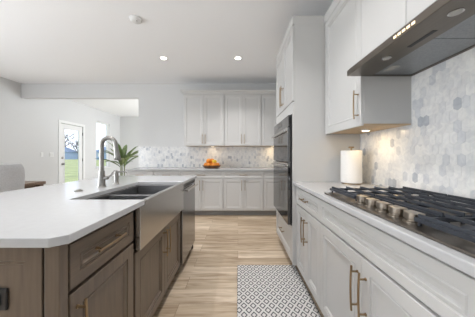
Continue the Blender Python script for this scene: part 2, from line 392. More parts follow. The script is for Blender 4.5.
tree(-71, 84, 17, 'bare tree behind the glass of the patio door')
tree(-78, 103, 14, 'smaller bare tree beside the house seen through the door')
tree(-47, 86, 15, 'bare tree seen through the narrow nook window')

# ------------------------------------------------------------------ right-hand cabinet run
RX = .56
FR = frame((RX, 0, 0), (0, 1, 0), Z, (-1, 0, 0))
YT, YS, YE = 2.05, 1.44, .47     # tall cabinet side, seam between the base cabinets, near end
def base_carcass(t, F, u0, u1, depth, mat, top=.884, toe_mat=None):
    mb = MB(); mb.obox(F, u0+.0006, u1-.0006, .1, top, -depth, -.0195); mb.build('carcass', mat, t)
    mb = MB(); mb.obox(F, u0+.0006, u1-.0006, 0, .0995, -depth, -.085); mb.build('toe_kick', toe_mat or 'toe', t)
t = thing('base_cabinet', (RX+.3, (YS+YT)/2, 0), 'pale grey base cabinet with drawer and two doors beside the oven cabinet', 'cabinet', 'pale grey base cabinets along the range wall')
base_carcass(t, FR, YS, YT-.001, .62, 'cab')
d = shaker(t, 'drawer', FR, YS, YT-.02, .715, .868, 'cab', .04); pull(d, FR, (YS+YT)/2, .795, .16, False)
m_ = (YS+YT-.02)/2
d = shaker(t, 'door', FR, YS, m_, .115, .705, 'cab'); pull(d, FR, m_-.032, .545, .21, True)
d = shaker(t, 'door', FR, m_, YT-.02, .115, .705, 'cab'); pull(d, FR, m_+.032, .545, .21, True)
t = thing('base_cabinet', (RX+.3, (YE+YS)/2, 0), 'pale grey base cabinet with a false front below the gas cooktop', 'cabinet', 'pale grey base cabinets along the range wall')
base_carcass(t, FR, YE, YS, .62, 'cab')
shaker(t, 'false_front', FR, YE, YS, .715, .868, 'cab', .04)
m_ = (YE+YS)/2
d = shaker(t, 'door', FR, YE, m_, .115, .705, 'cab'); pull(d, FR, m_-.032, .545, .21, True)
d = shaker(t, 'door', FR, m_, YS, .115, .705, 'cab'); pull(d, FR, m_+.032, .545, .21, True)
CX0 = .532
mb = MB(); mb.box(CX0, XR-.009, .22, YT-.001, .885, .915)
tag(mb.build('quartz_countertop', 'quartz', bevel=.004), 'white quartz countertop under the gas cooktop', 'countertop')

# tall oven cabinet
TX = .53; YF = 2.92
FT = frame((TX, 0, 0), (0, 1, 0), Z, (-1, 0, 0))
t = thing('oven_cabinet', ((TX+XR)/2, (YT+YF)/2, 0), 'tall pale grey cabinet that holds the wall oven', 'cabinet')
mb = MB(); x0, x1 = TX+.02, XR-.001
mb.box(x0, x1, YT, YT+.03, .1, 2.44); mb.box(x0, x1, YF-.03, YF, .1, 2.44)
mb.box(x0, x1, YT+.03, YF-.03, 1.60, 2.44); mb.box(x0, x1, YT+.03, YF-.03, .1, .48); mb.box(x1-.02, x1, YT+.03, YF-.03, .48, 1.6); mb.box(x0+.08, x1, YT, YF, 0, .1)
mb.build('carcass', 'cab', t)
mb = MB(); mb.obox(FT, YT, YF, 1.575, 1.69, -.0195, -.001); mb.build('filler_rail', 'cab', t)
mb = MB(); mb.obox(FT, YT, YT+.018, .1, 1.573, -.0195, -.001); mb.build('filler_strip', 'cab', t)
d = shaker(t, 'drawer', FT, YT+.018, YF, .115, .475, 'cab'); pull(d, FT, (YT+YF)/2, .30, .18, False)
m_ = (YT+YF)/2
d = shaker(t, 'door', FT, YT, m_, 1.70, 2.435, 'cab'); pull(d, FT, m_-.03, 1.86, .24, True)
d = shaker(t, 'door', FT, m_, YF, 1.70, 2.435, 'cab'); pull(d, FT, m_+.03, 1.86, .24, True)
crown(t, [(TX, YF), (TX, YT), (.84, YT)][::-1] if False else [(.835, YT), (TX, YT), (TX, YF)][::-1], 2.441)

# wall oven with microwave above
t = thing('wall_oven', (TX, (YT+YF)/2, .485), 'black glass and stainless double wall oven in the tall cabinet', 'oven')
FO = frame((TX-.012, 0, 0), (0, 1, 0), Z, (-1, 0, 0))
ya, yb = YT+.02, YF-.02
mb = MB(); mb.obox(FO, ya+.02, yb-.02, .485, 1.565, -.45, -.03); mb.obox(FO, ya, yb, .482, 1.572, -.0105, 0)
mb.build('chassis', 'black', t)
mb = MB(); mb.obox(FO, ya+.004, yb-.004, 1.455, 1.568, .0005, .022); cp = mb.build('control_panel', 'black_glass', t, bevel=.003)
mb = MB(); mb.obox(FO, m_-.10, m_+.10, 1.495, 1.535, .0222, .0228); mb.build('display', 'steel_dark', cp)
def oven_door(z0, z1):
    mb = MB(); mb.obox(FO, ya+.004, yb-.004, z0, z1, .0005, .03); dd = mb.build('oven_door', 'black_glass', t, bevel=.004)
    mb = MB(); mb.obox(FO, ya+.004, yb-.004, z1-.062, z1-.002, .0302, .033); mb.build('door_rail', 'steel', dd)
    mb = MB(); zh = z1-.035
    mb.tube([FO(ya+.04, zh, .055), FO(yb-.04, zh, .055)], .012, 14)
    for u in (ya+.07, yb-.07): mb.tube([FO(u, zh, .033), FO(u, zh, .052)], .009, 10)
    mb.build('handle', 'steel', dd, smooth=True)
oven_door(1.105, 1.45); oven_door(.487, 1.098)

# wall cabinets on the right
UX = .84
FU = frame((UX, 0, 0), (0, 1, 0), Z, (-1, 0, 0))
t = thing('wall_cabinet', ((UX+XR)/2, (YS+YT)/2, 1.37), 'tall single door wall cabinet above the paper towels', 'cabinet', 'pale grey wall cabinets along the range wall')
mb = MB(); mb.box(UX+.02, XR-.001, YS+.001, YT-.001, 1.385, 2.44); mb.build('carcass', 'cab', t)
mb = MB(); mb.box(UX+.022, XR-.003, YS+.004, YT-.004, 1.378, 1.3845); mb.build('bottom_panel', 'cab_in', t)
d = shaker(t, 'door', FU, YS+.001, YT-.016, 1.37, 2.438, 'cab'); pull(d, FU, YS+.034, 1.52, .2, True)
crown(t, [(UX, YS), (UX, YT)][::-1], 2.441)
t = thing('wall_cabinet', ((UX+XR)/2, (YE+YS)/2, 1.76), 'short wall cabinet with plain doors above the range hood', 'cabinet', 'pale grey wall cabinets along the range wall')
mb = MB(); mb.box(UX+.02, XR-.001, YE, YS-.001, 1.765, 2.44); mb.build('carcass', 'cab', t)
slab(t, 'door', FU, 1.055, YS, 1.765, 2.438, 'cab'); slab(t, 'door', FU, .67, 1.055, 1.765, 2.438, 'cab'); slab(t, 'filler_panel', FU, YE, .67, 1.765, 2.438, 'cab')
crown(t, [(UX, YE), (UX, YS-.001)][::-1], 2.441)

# mosaic backsplashes
def mosaic(name, F, u0, u1, v0, v1, label):
    mb = MB(); bm = mb.bm; lay = bm.loops.layers.float_color.new('tone')
    def paint(f, c):
        for l in f.loops: l[lay] = (*c, 1)
    W, H, PT = .042, .074, .013; dv = H-PT; g = .0007
    def add(poly, n0, n1, c):
        A = [bm.verts.new(F(u, v, n0)) for u, v in poly]; B = [bm.verts.new(F(u, v, n1)) for u, v in poly]
        fs = [bm.faces.new(B)]
        for i in range(len(poly)): j = (i+1) % len(poly); fs.append(bm.faces.new((A[i], A[j], B[j], B[i])))
        for f in fs: paint(f, c)
    add([(u0, v0), (u1, v0), (u1, v1), (u0, v1)], 0, .0045, (.79, .79, .785))
    rnd = random.Random(len(name)+int(u0*10))
    row = 0; v = v0-.02
    while v-H/2 < v1:
        u = u0 + (W/2 if row % 2 else 0)
        while u-W/2 < u1:
            hexa = [(u-W/2+g, v-H/2+PT), (u, v-H/2+g), (u+W/2-g, v-H/2+PT), (u+W/2-g, v+H/2-PT), (u, v+H/2-g), (u-W/2+g, v+H/2-PT)]
            poly = []
            for a_, b2 in hexa:
                q = (min(max(a_, u0), u1), min(max(b2, v0), v1))
                if not poly or (abs(q[0]-poly[-1][0]) + abs(q[1]-poly[-1][1]) > 1e-5): poly.append(q)
            if len(poly) > 2 and abs(poly[0][0]-poly[-1][0]) + abs(poly[0][1]-poly[-1][1]) < 1e-5: poly.pop()
            us = [p[0] for p in poly]; vs = [p[1] for p in poly]
            if len(poly) >= 3 and max(us)-min(us) > .003 and max(vs)-min(vs) > .003:
                k = rnd.random(); s = rnd.uniform(-.025, .025)
                c = (.79, .785, .775) if k < .55 else (.74, .74, .74) if k < .82 else (.65, .66, .68) if k < .95 else (.49, .51, .55)
                add(poly, .004, .0054, tuple(x+s for x in c))
            u += W
        v += dv; row += 1
    o = mb.build(name, 'tile')
    return tag(o, label, 'backsplash')
mosaic('tile_backsplash', frame((XR-.0005, 0, 0), (0, 1, 0), Z, (-1, 0, 0)), -.1, YT-.002, .916, 1.764, 'grey marble hexagon mosaic on the wall behind the cooktop')
mosaic('tile_backsplash', frame((0, YB-.0005, 0), (1, 0, 0), Z, (0, -1, 0)), JX+.005, XR-.01, .916, 1.3755, 'grey marble hexagon mosaic on the wall behind the fruit bowl')

# range hood
HX0, HX1, HZ0, HZ1 = .742, XR-.0085, 1.705, 1.762
HY0, HY1 = .526, YS-.004
t = thing('range_hood', ((HX0+HX1)/2, (HY0+HY1)/2, HZ0), 'slim stainless range hood under the short wall cabinet', 'range hood')
mb = MB()
prof = [(HX0, HZ0+.002), (HX0+.004, HZ0), (HX0+.165, HZ0), (HX0+.165, HZ0+.012), (HX1-.02, HZ0+.012), (HX1-.02, HZ0), (HX1, HZ0), (HX1, HZ1-.002), (HX0+.02, HZ1-.002), (HX0, HZ0+.036)]
mb.prism([(x, HY0+.02, z) for x, z in prof], (0, HY1-HY0-.04, 0))
full = [(HX0, HZ0+.002), (HX0+.004, HZ0), (HX1, HZ0), (HX1, HZ1-.002), (HX0+.02, HZ1-.002), (HX0, HZ0+.036)]
for y in (HY0, HY1-.02): mb.prism([(x, y, z) for x, z in full], (0, .02, 0))
mb.build('canopy', 'hood', t)
yc = (HY0+HY1)/2
for y0, y1 in ((HY0+.022, yc-.002), (yc+.002, HY1-.022)):
    mb = MB(); mb.box(HX0+.168, HX1-.022, y0, y1, HZ0+.003, HZ0+.0115); f = mb.build('filter', 'filter', t)
    mb = MB(); ym = y1-.10 if y0 > yc else y0+.10; mb.box(HX0+.19, HX0+.235, ym-.04, ym+.04, HZ0+.0005, HZ0+.0028); mb.build('latch', 'lens', f)
for y in (HY1-.27, HY0+.27):
    mb = MB(); mb.lathe([(.024, -.003), (.024, 0)], (HX0+.08, y, HZ0), 'Z', 24); l_ = mb.build('lamp_ring', 'steel', t)
    mb = MB(); mb.lathe([(.018, -.005), (.018, -.0032)], (HX0+.08, y, HZ0), 'Z', 24); mb.build('lamp_lens', 'lens', l_)
mb = MB(); mb.box(HX0+.10, HX0+.12, yc-.07, yc+.07, HZ0-.0015, HZ0-.0002); mb.build('slot', 'black', t)
for k in range(5):
    y = yc-.09+k*.026; mb = MB(); mb.box(HX0-.004, HX0-.0002, y-.0085, y+.0085, HZ0+.012, HZ0+.024); mb.build('button', 'buttonlight', t, bevel=.001)

# gas cooktop
KY0, KY1, KX0, KX1 = .46, 1.385, .565, 1.10
t = thing('gas_cooktop', ((KX0+KX1)/2, (KY0+KY1)/2, .9152), 'stainless five burner gas cooktop with black iron grates', 'cooktop')
mb = MB(); mb.box(KX0, KX1, KY0, KY1, .9154, .925); mb.build('steel_tray', 'hood', t, bevel=.004)
def burner(x, y, r):
    mb = MB(); mb.lathe([(r*1.15, .9252), (r*1.15, .930), (r*.9, .934), (r*.9, .940)], (x, y, 0), 'Z', 24); b0 = mb.build('burner', 'knob', t, smooth=True)
    mb = MB(); mb.lathe([(r*.85, .9402), (r*.88, .944), (r*.8, .949), (.001, .950)], (x, y, 0), 'Z', 24); mb.build('burner_cap', 'iron', b0, smooth=True)
for x, y, r in ((.70, 1.235, .035), (.97, 1.235, .04), (.92, .922, .055), (.70, .61, .045), (.97, .61, .035)): burner(x, y, r)
def grate(x0, x1, y0, y1):
    mb = MB(); z0, z1 = .953, .966; bw = .0042
    n = 6
    for k in range(n):
        x = x0 + .012 + (x1-x0-.024)*k/(n-1)
        mb.prism([(x-bw, y0, z0), (x+bw, y0, z0), (x+bw*.6, y0, z1), (x-bw*.6, y0, z1)], (0, y1-y0, 0))
        for y, s in ((y0, 1), (y1, -1)):         # turned-down feet at the bar ends
            mb.prism([(x-bw, y, z0), (x-bw, y+s*.014, z0), (x-bw, y+s*.009, .9255), (x-bw, y, .9255)], (2*bw, 0, 0))
    for y in (y0+.008, (y0+y1)/2, y1-.008): mb.box(x0, x1, y-bw, y+bw, z0-.012, z0+.002)
    for x in (x0, x1): mb.box(x-bw, x+bw, y0, y1, z0-.012, z0+.002)
    return mb.build('grate', 'iron', t, bevel=.0015)
grate(.60, 1.085, 1.085, 1.372); grate(.695, 1.085, .727, 1.079); grate(.60, 1.085, .472, .715)
for k, y in enumerate((.757, .834, .911, .988, 1.065)):
    mb = MB(); mb.lathe([(.031, .9252), (.031, .929), (.024, .932), (.024, .9375)], (.628, y, 0), 'Z', 24); kb = mb.build('knob', 'knob', t, smooth=True)
    mb = MB(); pts = []                          # D-shaped grip
    for i in range(17): a_ = PI/2 + PI*i/16; pts.append((.628+.026*math.cos(a_), y+.030*math.sin(a_), .938))
    pts += [(.648, y-.030, .938), (.648, y+.030, .938)]
    mb.prism(pts, (0, 0, .024)); mb.build('grip', 'knob', kb, bevel=.003)

# paper towels
px, py = 1.02, 1.90
t = thing('paper_towel_holder', (px, py, .9152), 'bronze paper towel holder standing in the corner by the oven cabinet', 'paper towel holder')
mb = MB(); mb.lathe([(.078, .9153), (.078, .922), (.074, .925)], (px, py, 0), 'Z', 32); mb.build('base', 'brass', t, smooth=True)
mb = MB(); mb.tube([(px, py, .9252), (px, py, 1.235)], .008, 12); mb.build('rod', 'brass', t, smooth=True)
mb = MB(); mb.tube([(px-.022, py, 1.242), (px+.022, py, 1.242)], .007, 12); mb.build('finial', 'brass', t, smooth=True)
mb = MB(); R = .086
rings = []
for r, z in ((.020, .9265), (R-.003, .9265), (R, .930), (R, 1.208), (R-.003, 1.2115), (.020, 1.2115)):
    rings.append([(px+r*math.cos(2*PI*k/40), py+r*math.sin(2*PI*k/40), z) for k in range(40)])
rings.append(rings[0]); mb.loft(rings, False, False); bmesh.ops.remove_doubles(mb.bm, verts=mb.bm.verts, dist=1e-6)
tag(mb.build('paper_towel_roll', 'paper', smooth=True), 'white paper towel roll on its holder beside the cooktop', 'paper towels')

# puck lamps below the wall cabinets
def puck(x, y, z, power, label):
    t = thing('puck_light', (x, y, z), label, 'lamp', 'warm puck lamps below the wall cabinets')
    mb = MB(); mb.lathe([(.034, -.012), (.036, -.010), (.036, -.0005)], (x, y, z), 'Z', 24); h = mb.build('housing', 'plastic', t, smooth=True)
    mb = MB(); mb.lathe([(.026, -.0135), (.026, -.0122)], (x, y, z), 'Z', 24); mb.build('lens', 'warmglow', h)
    l = bpy.data.lights.new('puck_lamp', 'AREA'); l.shape = 'DISK'; l.size = .05; l.energy = power; l.color = (1, .74, .42)
    o = bpy.data.objects.new('puck_lamp', l); COL.objects.link(o); o.parent = t; o.location = (0, 0, -.016)

# ------------------------------------------------------------------ back run
BY = 4.09
FB = frame((0, BY, 0), (1, 0, 0), Z, (0, -1, 0))
XB = [-2.16, -1.636, -1.13, -.287, .492, 1.10]
blab = ['grey base cabinet at the open end of the back counter by the plant', 'grey base cabinet on the back wall behind the faucet',
        'grey base cabinet below the bowl of oranges', 'grey two door base cabinet at the end of the aisle', 'grey base cabinet on the back wall partly hidden by the oven']
for i in range(5):
    u0, u1 = XB[i], XB[i+1]
    t = thing('base_cabinet', ((u0+u1)/2, BY+.3, 0), blab[i], 'cabinet', 'base cabinets along the back wall')
    base_carcass(t, FB, u0, u1, .625, 'cab')
    d = shaker(t, 'drawer', FB, u0+.003, u1-.003, .735, .868, 'cab', .032, soft=True); pull(d, FB, (u0+u1)/2, .80, .16, False)
    m_ = (u0+u1)/2
    d = shaker(t, 'door', FB, u0+.003, m_, .115, .725, 'cab', soft=True); pull(d, FB, m_-.032, .60, .2, True)
    d = shaker(t, 'door', FB, m_, u1-.003, .115, .725, 'cab', soft=True); pull(d, FB, m_+.032, .60, .2, True)
mb = MB(); mb.box(-2.18, XR-.001, BY-.028, YB-.009, .885, .915)
tag(mb.build('quartz_countertop', 'quartz', bevel=.003), 'white quartz countertop on the back wall under the fruit bowl', 'countertop')
BU = 4.375
FBU = frame((0, BU, 0), (1, 0, 0), Z, (0, -1, 0))
ulab = ['tall grey two door wall cabinet above the fruit bowl', 'tall grey wall cabinet at the middle of the back wall', 'tall grey wall cabinet on the back wall beside the oven cabinet']
XU = [-1.13, -.285, .485, 1.17]
for i in range(3):
    u0, u1 = XU[i], XU[i+1]
    t = thing('wall_cabinet', ((u0+u1)/2, BU+.15, 1.376), ulab[i], 'cabinet', 'wall cabinets along the back wall')
    mb = MB(); mb.box(u0+.0006, u1-.0006, BU+.02, YB-.001, 1.392, 2.44); mb.build('carcass', 'cab', t)
    mb = MB(); mb.box(u0+.004, u1-.004, BU+.022, YB-.003, 1.384, 1.3915); mb.build('bottom_panel', 'cab_in', t)
    m_ = (u0+u1)/2
    d = shaker(t, 'door', FBU, u0+.004, m_, 1.38, 2.438, 'cab', soft=True); pull(d, FBU, m_-.03, 1.52, .2, True)
    d = shaker(t, 'door', FBU, m_, u1-.004, 1.38, 2.438, 'cab', soft=True); pull(d, FBU, m_+.03, 1.52, .2, True)
    if i == 0: crown(t, [(u1, BU), (u0, BU), (u0, YB-.002)][::-1], 2.441) if False else crown(t, [(u1, BU), (u0, BU), (u0, YB-.002)], 2.441)
    else: crown(t, [(u1, BU), (u0, BU)], 2.441)
puck(-.55, 4.55, 1.3835, .5, 'warm puck lamp above the bowl of oranges')
puck(.75, 4.55, 1.3835, .9, 'warm puck lamp on the back wall beside the oven')
puck(1.03, 1.70, 1.3775, .8, 'warm puck lamp above the paper towel roll')

# fruit bowl
bx, by, bz = -.545, 4.37, .9152
mb = MB()
prof = [(.001, 0), (.10, 0), (.105, .004), (.149, .010), (.176, .033), (.192, .060), (.188, .061), (.172, .036), (.145, .014), (.10, .012), (.001, .012)]
mb.lathe([(r, bz+h) for r, h in prof], (bx, by, 0), 'Z', 36)
tag(mb.build('fruit_bowl', 'bowl', smooth=True), 'dark wooden bowl of oranges on the back counter', 'bowl')
def fruit(name, x, y, z, r, label, mat):
    mb = MB(); pr = []
    for k in range(15):
        a_ = -PI/2+PI*k/14; q = r*math.cos(a_); h = r*math.sin(a_)
        if name == 'lemon': h *= 1.22; h += (.006 if k == 14 else -.004 if k == 0 else 0)
        elif k == 14: h -= .003
        pr.append((q, h))
    ax = 'X' if name == 'lemon' else 'Z'
    mb.lathe([(q, h) for q, h in pr], (x, y, z), ax, 24)
    root = thing(name, (x, y, z-r), label, 'fruit', 'oranges and lemons in the bowl')
    mb.build('peel', mat, root, smooth=True)
    mb = MB(); c = (x, y, z+r*.985-.002) if ax == 'Z' else (x+r*1.22+.004, y, z)
    mb.lathe([(.004, -.001), (.005, .0015), (.003, .004)], c, ax, 8); mb.build('stem', 'stem', root)
r, zc = .0515, bz+.0675
ringlab = ['orange low in the bowl on the side away from the plant', None, 'orange at the back of the bowl nearest the oven', 'orange at the back of the bowl nearest the plant',
           'orange low in the bowl on the side towards the plant', 'orange at the front of the bowl nearest the faucet']
for k in range(6):
    a_ = k*PI/3 + (0 if k else 0)
    x, y = bx+.115*math.cos(a_), by+.115*math.sin(a_)
    if k == 1: fruit('orange', x, y, zc, r, 'orange against the mosaic at the rear of the bowl', 'orange')
    else: fruit('orange', x, y, zc, r, ringlab[k], 'orange')
fruit('orange', bx, by, zc, r, 'orange in the middle of the bowl under the top fruit', 'orange')
for a_, nm, rr_, lab in ((PI*7/6, 'orange', r, 'top orange of the pile nearest the plant'), (PI/2, 'orange', r, 'top orange of the pile at the back'), (-PI/6, 'lemon', .040, 'yellow lemon on top of the oranges')):
    fruit(nm, bx+.0665*math.cos(a_), by+.0665*math.sin(a_), zc+(.081 if nm == 'orange' else .071), rr_, lab, nm)

# ------------------------------------------------------------------ island
IX = -.555; IXE = -.53
FI = frame((IX, 0, 0), (0, 1, 0), Z, (1, 0, 0))
sk0, sk1 = 1.20, 2.03
mb = MB()
pts = [(-1.62, .632), (-.568, .632), (IXE, .664), (IXE, sk0), (-.965, sk0), (-.965, sk1), (IXE, sk1), (IXE, 2.70), (-1.62, 2.70)]
mb.prism([(x, y, .885) for x, y in pts], (0, 0, .03))
tag(mb.build('quartz_countertop', 'quartz', bevel=.003), 'large white quartz island top cut out around the sink', 'countertop')
t = thing('island_cabinet', (IX-.3, .92, 0), 'taupe stained island cabinet with one drawer above one door', 'cabinet', 'taupe island cabinets')
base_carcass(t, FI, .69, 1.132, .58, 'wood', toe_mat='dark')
d = shaker(t, 'drawer', FI, .697, 1.122, .712, .868, 'wood_h', .042); pull(d, FI, .895, .80, .19, False)
d = shaker(t, 'door', FI, .697, 1.122, .115, .70, 'wood'); pull(d, FI, .728, .57, .2, True)
t = thing('sink_cabinet', (IX-.3, 1.6, 0), 'taupe stained island cabinet with two doors below the sink', 'cabinet', 'taupe island cabinets')
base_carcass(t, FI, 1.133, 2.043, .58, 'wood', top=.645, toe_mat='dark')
d = shaker(t, 'door', FI, 1.14, 1.60, .115, .635, 'wood'); pull(d, FI, 1.568, .52, .2, True)
d = shaker(t, 'door', FI, 1.60, 2.037, .115, .635, 'wood'); pull(d, FI, 1.632, .52, .2, True)
# end and back panels
t = thing('island_gable', (-.93, .672, 0), 'taupe framed end panel of the island with a black outlet', 'panel', 'taupe panels around the island')
FE = frame((0, .657, 0), (1, 0, 0), Z, (0, -1, 0))
mb = MB(); rings_panel(mb, FE, -1.30, -.612, 0, .884, [(0, -.030), (0, -.002), (.002, 0), (.050, 0), (.054, -.005), (.062, -.005), (.066, -.011)]); mb.build('framed_panel', 'wood', t)
mb = MB(); mb.box(-.600, -.552, .652, .688, 0, .884); mb.build('corner_post', 'wood', t, bevel=.004)
mb = MB(); mb.box(-.612, -.600, .668, .688, 0, .884); mb.build('groove_strip', 'dark', t)
t = thing('island_gable', (-1.22, 1.7, 0), 'taupe back panel of the island under the seating overhang', 'panel', 'taupe panels around the island')
FK = frame((-1.30, 0, 0), (0, 1, 0), Z, (-1, 0, 0))
mb = MB(); mb.box(-1.30, -1.27, .69, 2.647, 0, .884); mb.build('backing', 'wood', t)
for k in range(3):
    u0 = .69+k*(2.647-.69)/3; mb = MB(); rings_panel(mb, FK, u0, u0+(2.647-.69)/3, 0, .884, [(0, .0005), (0, .014), (.055, .014), (.06, .004)]); mb.build('framed_panel', 'wood', t)
mb = MB(); mb.box(-1.30, -.565, 2.649, 2.672, 0, .884)
tag(mb.build('island_gable', 'wood', bevel=.003), 'taupe end panel of the island beside the dishwasher', 'panel', 'taupe panels around the island')
t = thing('electrical_outlet', (-.77, .645, .676), 'black electrical outlet on the end panel of the island', 'outlet')
FQ = frame((0, .6685, 0), (1, 0, 0), Z, (0, -1, 0))
mb = MB(); mb.obox(FQ, -.840, -.725, .676, .745, .0005, .008); mb.build('cover_plate', 'black', t, bevel=.003)
for u in (-.807, -.758):
    mb = MB(); mb.obox(FQ, u-.016, u+.016, .693, .728, .0081, .0105); mb.build('socket', 'black', t, bevel=.002)

# farmhouse sink
t = thing('farmhouse_sink', (-.75, 1.615, .65), 'stainless apron front sink with two bowls in the island', 'sink')
mb = MB(); mb.prism([(-.556, y, z) for y, z in ((1.137, .652), (2.04, .652), (2.04, .8845), (sk1-.003, .8845), (sk1-.003, .909), (sk0+.003, .909), (sk0+.003, .8845), (1.137, .8845))], (.030, 0, 0)); mb.build('apron', 'steel', t, bevel=.003, seg=3)
mb = MB(); s0, s1 = sk0+.006, sk1-.006; xa, xb = -.962, -.557
mb.box(xa, xb, s0, s1, .662, .668); mb.box(xa, xa+.006, s0, s1, .668, .884); mb.box(xb-.012, xb, s0, s1, .668, .905)
mb.box(xa+.006, xb-.012, s0, s0+.012, .668, .884); mb.box(xa+.006, xb-.012, s1-.012, s1, .668, .884)
mb.box(xa+.006, xb-.012, 1.565, 1.595, .668, .872)
mb.build('basin', 'basin', t, bevel=.003)
for y in (1.385, 1.81):
    mb = MB(); mb.lathe([(.045, .6685), (.045, .671), (.03, .671), (.028, .669)], (-.77, y, 0), 'Z', 24); mb.build('drain', 'nickel', t, smooth=True)

# faucet, soap dispenser, button
fx, fy, z0 = -1.092, 1.69, .9152
t = thing('kitchen_faucet', (fx, fy, z0), 'tall brushed nickel gooseneck faucet behind the sink', 'faucet')
mb = MB(); mb.lathe([(.034, 0), (.034, .006), (.029, .010), (.026, .05), (.0225, .13)], (fx, fy, z0), 'Z', 24); mb.build('body', 'nickel', t, smooth=True)
R_ = .056
pth = [(fx, fy, z0+.1305), (fx, fy, z0+.2), (fx, fy, z0+.335)] + [(fx+R_-R_*math.cos(PI*k/12), fy, z0+.335+R_*1.05*math.sin(PI*k/12)) for k in range(1, 12)] + [(fx+2*R_+.001, fy, z0+.325)]
mb = MB(); mb.tube(pth, .0165, 16); mb.build('spout', 'nickel', t, smooth=True)
mb = MB(); mb.tube([(fx+2*R_+.001, fy, z0+.3245), (fx+2*R_+.003, fy, z0+.305), (fx+2*R_+.012, fy, z0+.25), (fx+2*R_+.016, fy, z0+.222), (fx+2*R_+.0165, fy, z0+.215)], [.0175, .0185, .0225, .026, .022], 16); mb.build('spray_head', 'nickel', t, smooth=True)
mb = MB(); mb.tube([(fx+.0195, fy, z0+.07), (fx+.052, fy, z0+.075)], .014, 14)
mb.tube([(fx+.050, fy, z0+.078), (fx+.075, fy-.004, z0+.095), (fx+.108, fy-.01, z0+.132)], [.0085, .007, .0055], 12); mb.build('lever', 'nickel', t, smooth=True)
sx_, sy_ = -1.085, 1.88
t = thing('soap_dispenser', (sx_, sy_, z0), 'brushed nickel soap dispenser next to the gooseneck faucet', 'soap dispenser')
mb = MB(); mb.lathe([(.028, 0), (.028, .005), (.02, .009), (.018, .012), (.018, .095), (.013, .10), (.013, .118), (.001, .12)], (sx_, sy_, z0), 'Z', 20); mb.build('body', 'nickel', t, smooth=True)
mb = MB(); mb.tube([(sx_+.01, sy_, z0+.106), (sx_+.05, sy_, z0+.111), (sx_+.088, sy_, z0+.106), (sx_+.094, sy_, z0+.096)], [.008, .007, .006, .005], 12); mb.build('nozzle', 'nickel', t, smooth=True)
mb = MB(); mb.lathe([(.027, 0), (.027, .005), (.022, .008), (.016, .008), (.015, .011), (.001, .012)], (-1.127, 1.49, z0), 'Z', 24)
tag(mb.build('disposal_button', 'nickel', smooth=True), 'small round nickel button on the island top near the faucet', 'button')

# dishwasher
t = thing('dishwasher', (IX-.3, 2.345, 0), 'dark stainless dishwasher at the far end of the island', 'dishwasher')
FDW = frame((-.538, 0, 0), (0, 1, 0), Z, (1, 0, 0))
y0_, y1_ = 2.0455, 2.6455
mb = MB(); mb.obox(FDW, y0_+.004, y1_-.004, .1, .88, -.58, -.036); mb.build('tub', 'black', t)
mb = MB(); mb.obox(FDW, y0_+.004, y1_-.004, 0, .0995, -.56, -.07); mb.build('kick_plate', 'black', t)
mb = MB(); mb.obox(FDW, y0_+.003, y1_-.003, .105, .848, -.035, 0); dd = mb.build('door_panel', 'steel_mid', t, bevel=.005)
mb = MB(); mb.obox(FDW, y0_+.003, y1_-.003, .8485, .883, -.035, -.002); mb.build('control_strip', 'black', t)
mb = MB(); mb.tube([FDW(y0_+.05, .818, .036), FDW(y1_-.05, .818, .036)], .011, 14)
for u in (y0_+.08, y1_-.08): mb.tube([FDW(u, .818, .0003), FDW(u, .818, .033)], .008, 10)
mb.build('handle', 'steel', dd, smooth=True)

# ------------------------------------------------------------------ rug
mb = MB(); mb.box(-.005, .60, .25, 2.24, .0004, .008)
rug = mb.build('runner_rug', 'rug', bevel=.003); tag(rug, 'black and cream diamond pattern runner along the range cabinets', 'rug')
mb = MB()
for x0_, x1_, ya_, yb_ in ((-.007, -.0052, .25, 2.24), (.6002, .602, .25, 2.24)): mb.box(x0_, x1_, ya_, yb_, .0004, .0075)
mb.build('binding', 'black', rug)
# (binding is built in world space; bring it into the rug's own frame)

# ------------------------------------------------------------------ ceiling fixtures
def downlight(x, y, power, label):
    t = thing('recessed_light', (x, y, ZC), label, 'ceiling light', 'recessed ceiling lights')
    mb = MB(); rings = []
    for r, h in ((.048, -.0008), (.066, -.0008), (.066, -.004), (.060, -.008), (.052, -.008), (.048, -.0035)):
        rings.append([(x+r*math.cos(2*PI*k/32), y+r*math.sin(2*PI*k/32), ZC+h) for k in range(32)])
    rings.append(rings[0]); mb.loft(rings, False, False); bmesh.ops.remove_doubles(mb.bm, verts=mb.bm.verts, dist=1e-6)
    mb.build('trim_ring', 'trim', t, smooth=True)
    mb = MB(); mb.lathe([(.047, -.005), (.047, -.001)], (x, y, ZC), 'Z', 24); mb.build('lens', 'glow', t)
    l = bpy.data.lights.new('recessed_lamp', 'AREA'); l.shape = 'DISK'; l.size = .10; l.energy = power; l.color = (1, .98, .97); l.spread = math.radians(115)
    o = bpy.data.objects.new('recessed_lamp', l); COL.objects.link(o); o.parent = t; o.location = (0, 0, -.010)
downlight(-1.23, 3.49, 6, 'lit recessed light above the far end of the island')
downlight(0, 3.49, 13, 'lit recessed light above the end of the aisle')
downlight(-1.23, 1.2, 6, 'lit recessed light above the near end of the island')
downlight(0, 1.2, 12, 'lit recessed light above the runner rug')
t = thing('smoke_detector', (-1.21, 2.5, ZC), 'round white smoke detector on the ceiling', 'smoke detector')
mb = MB(); mb.lathe([(.07, -.0005), (.07, -.012), (.066, -.02), (.05, -.032), (.03, -.036), (.001, -.036)], (-1.21, 2.5, ZC), 'Z', 32); mb.build('housing', 'plastic', t, smooth=True)
mb = MB(); mb.lathe([(.008, -.038), (.008, -.0362)], (-1.19, 2.48, ZC), 'Z', 12); mb.build('test_button', 'lens', t)

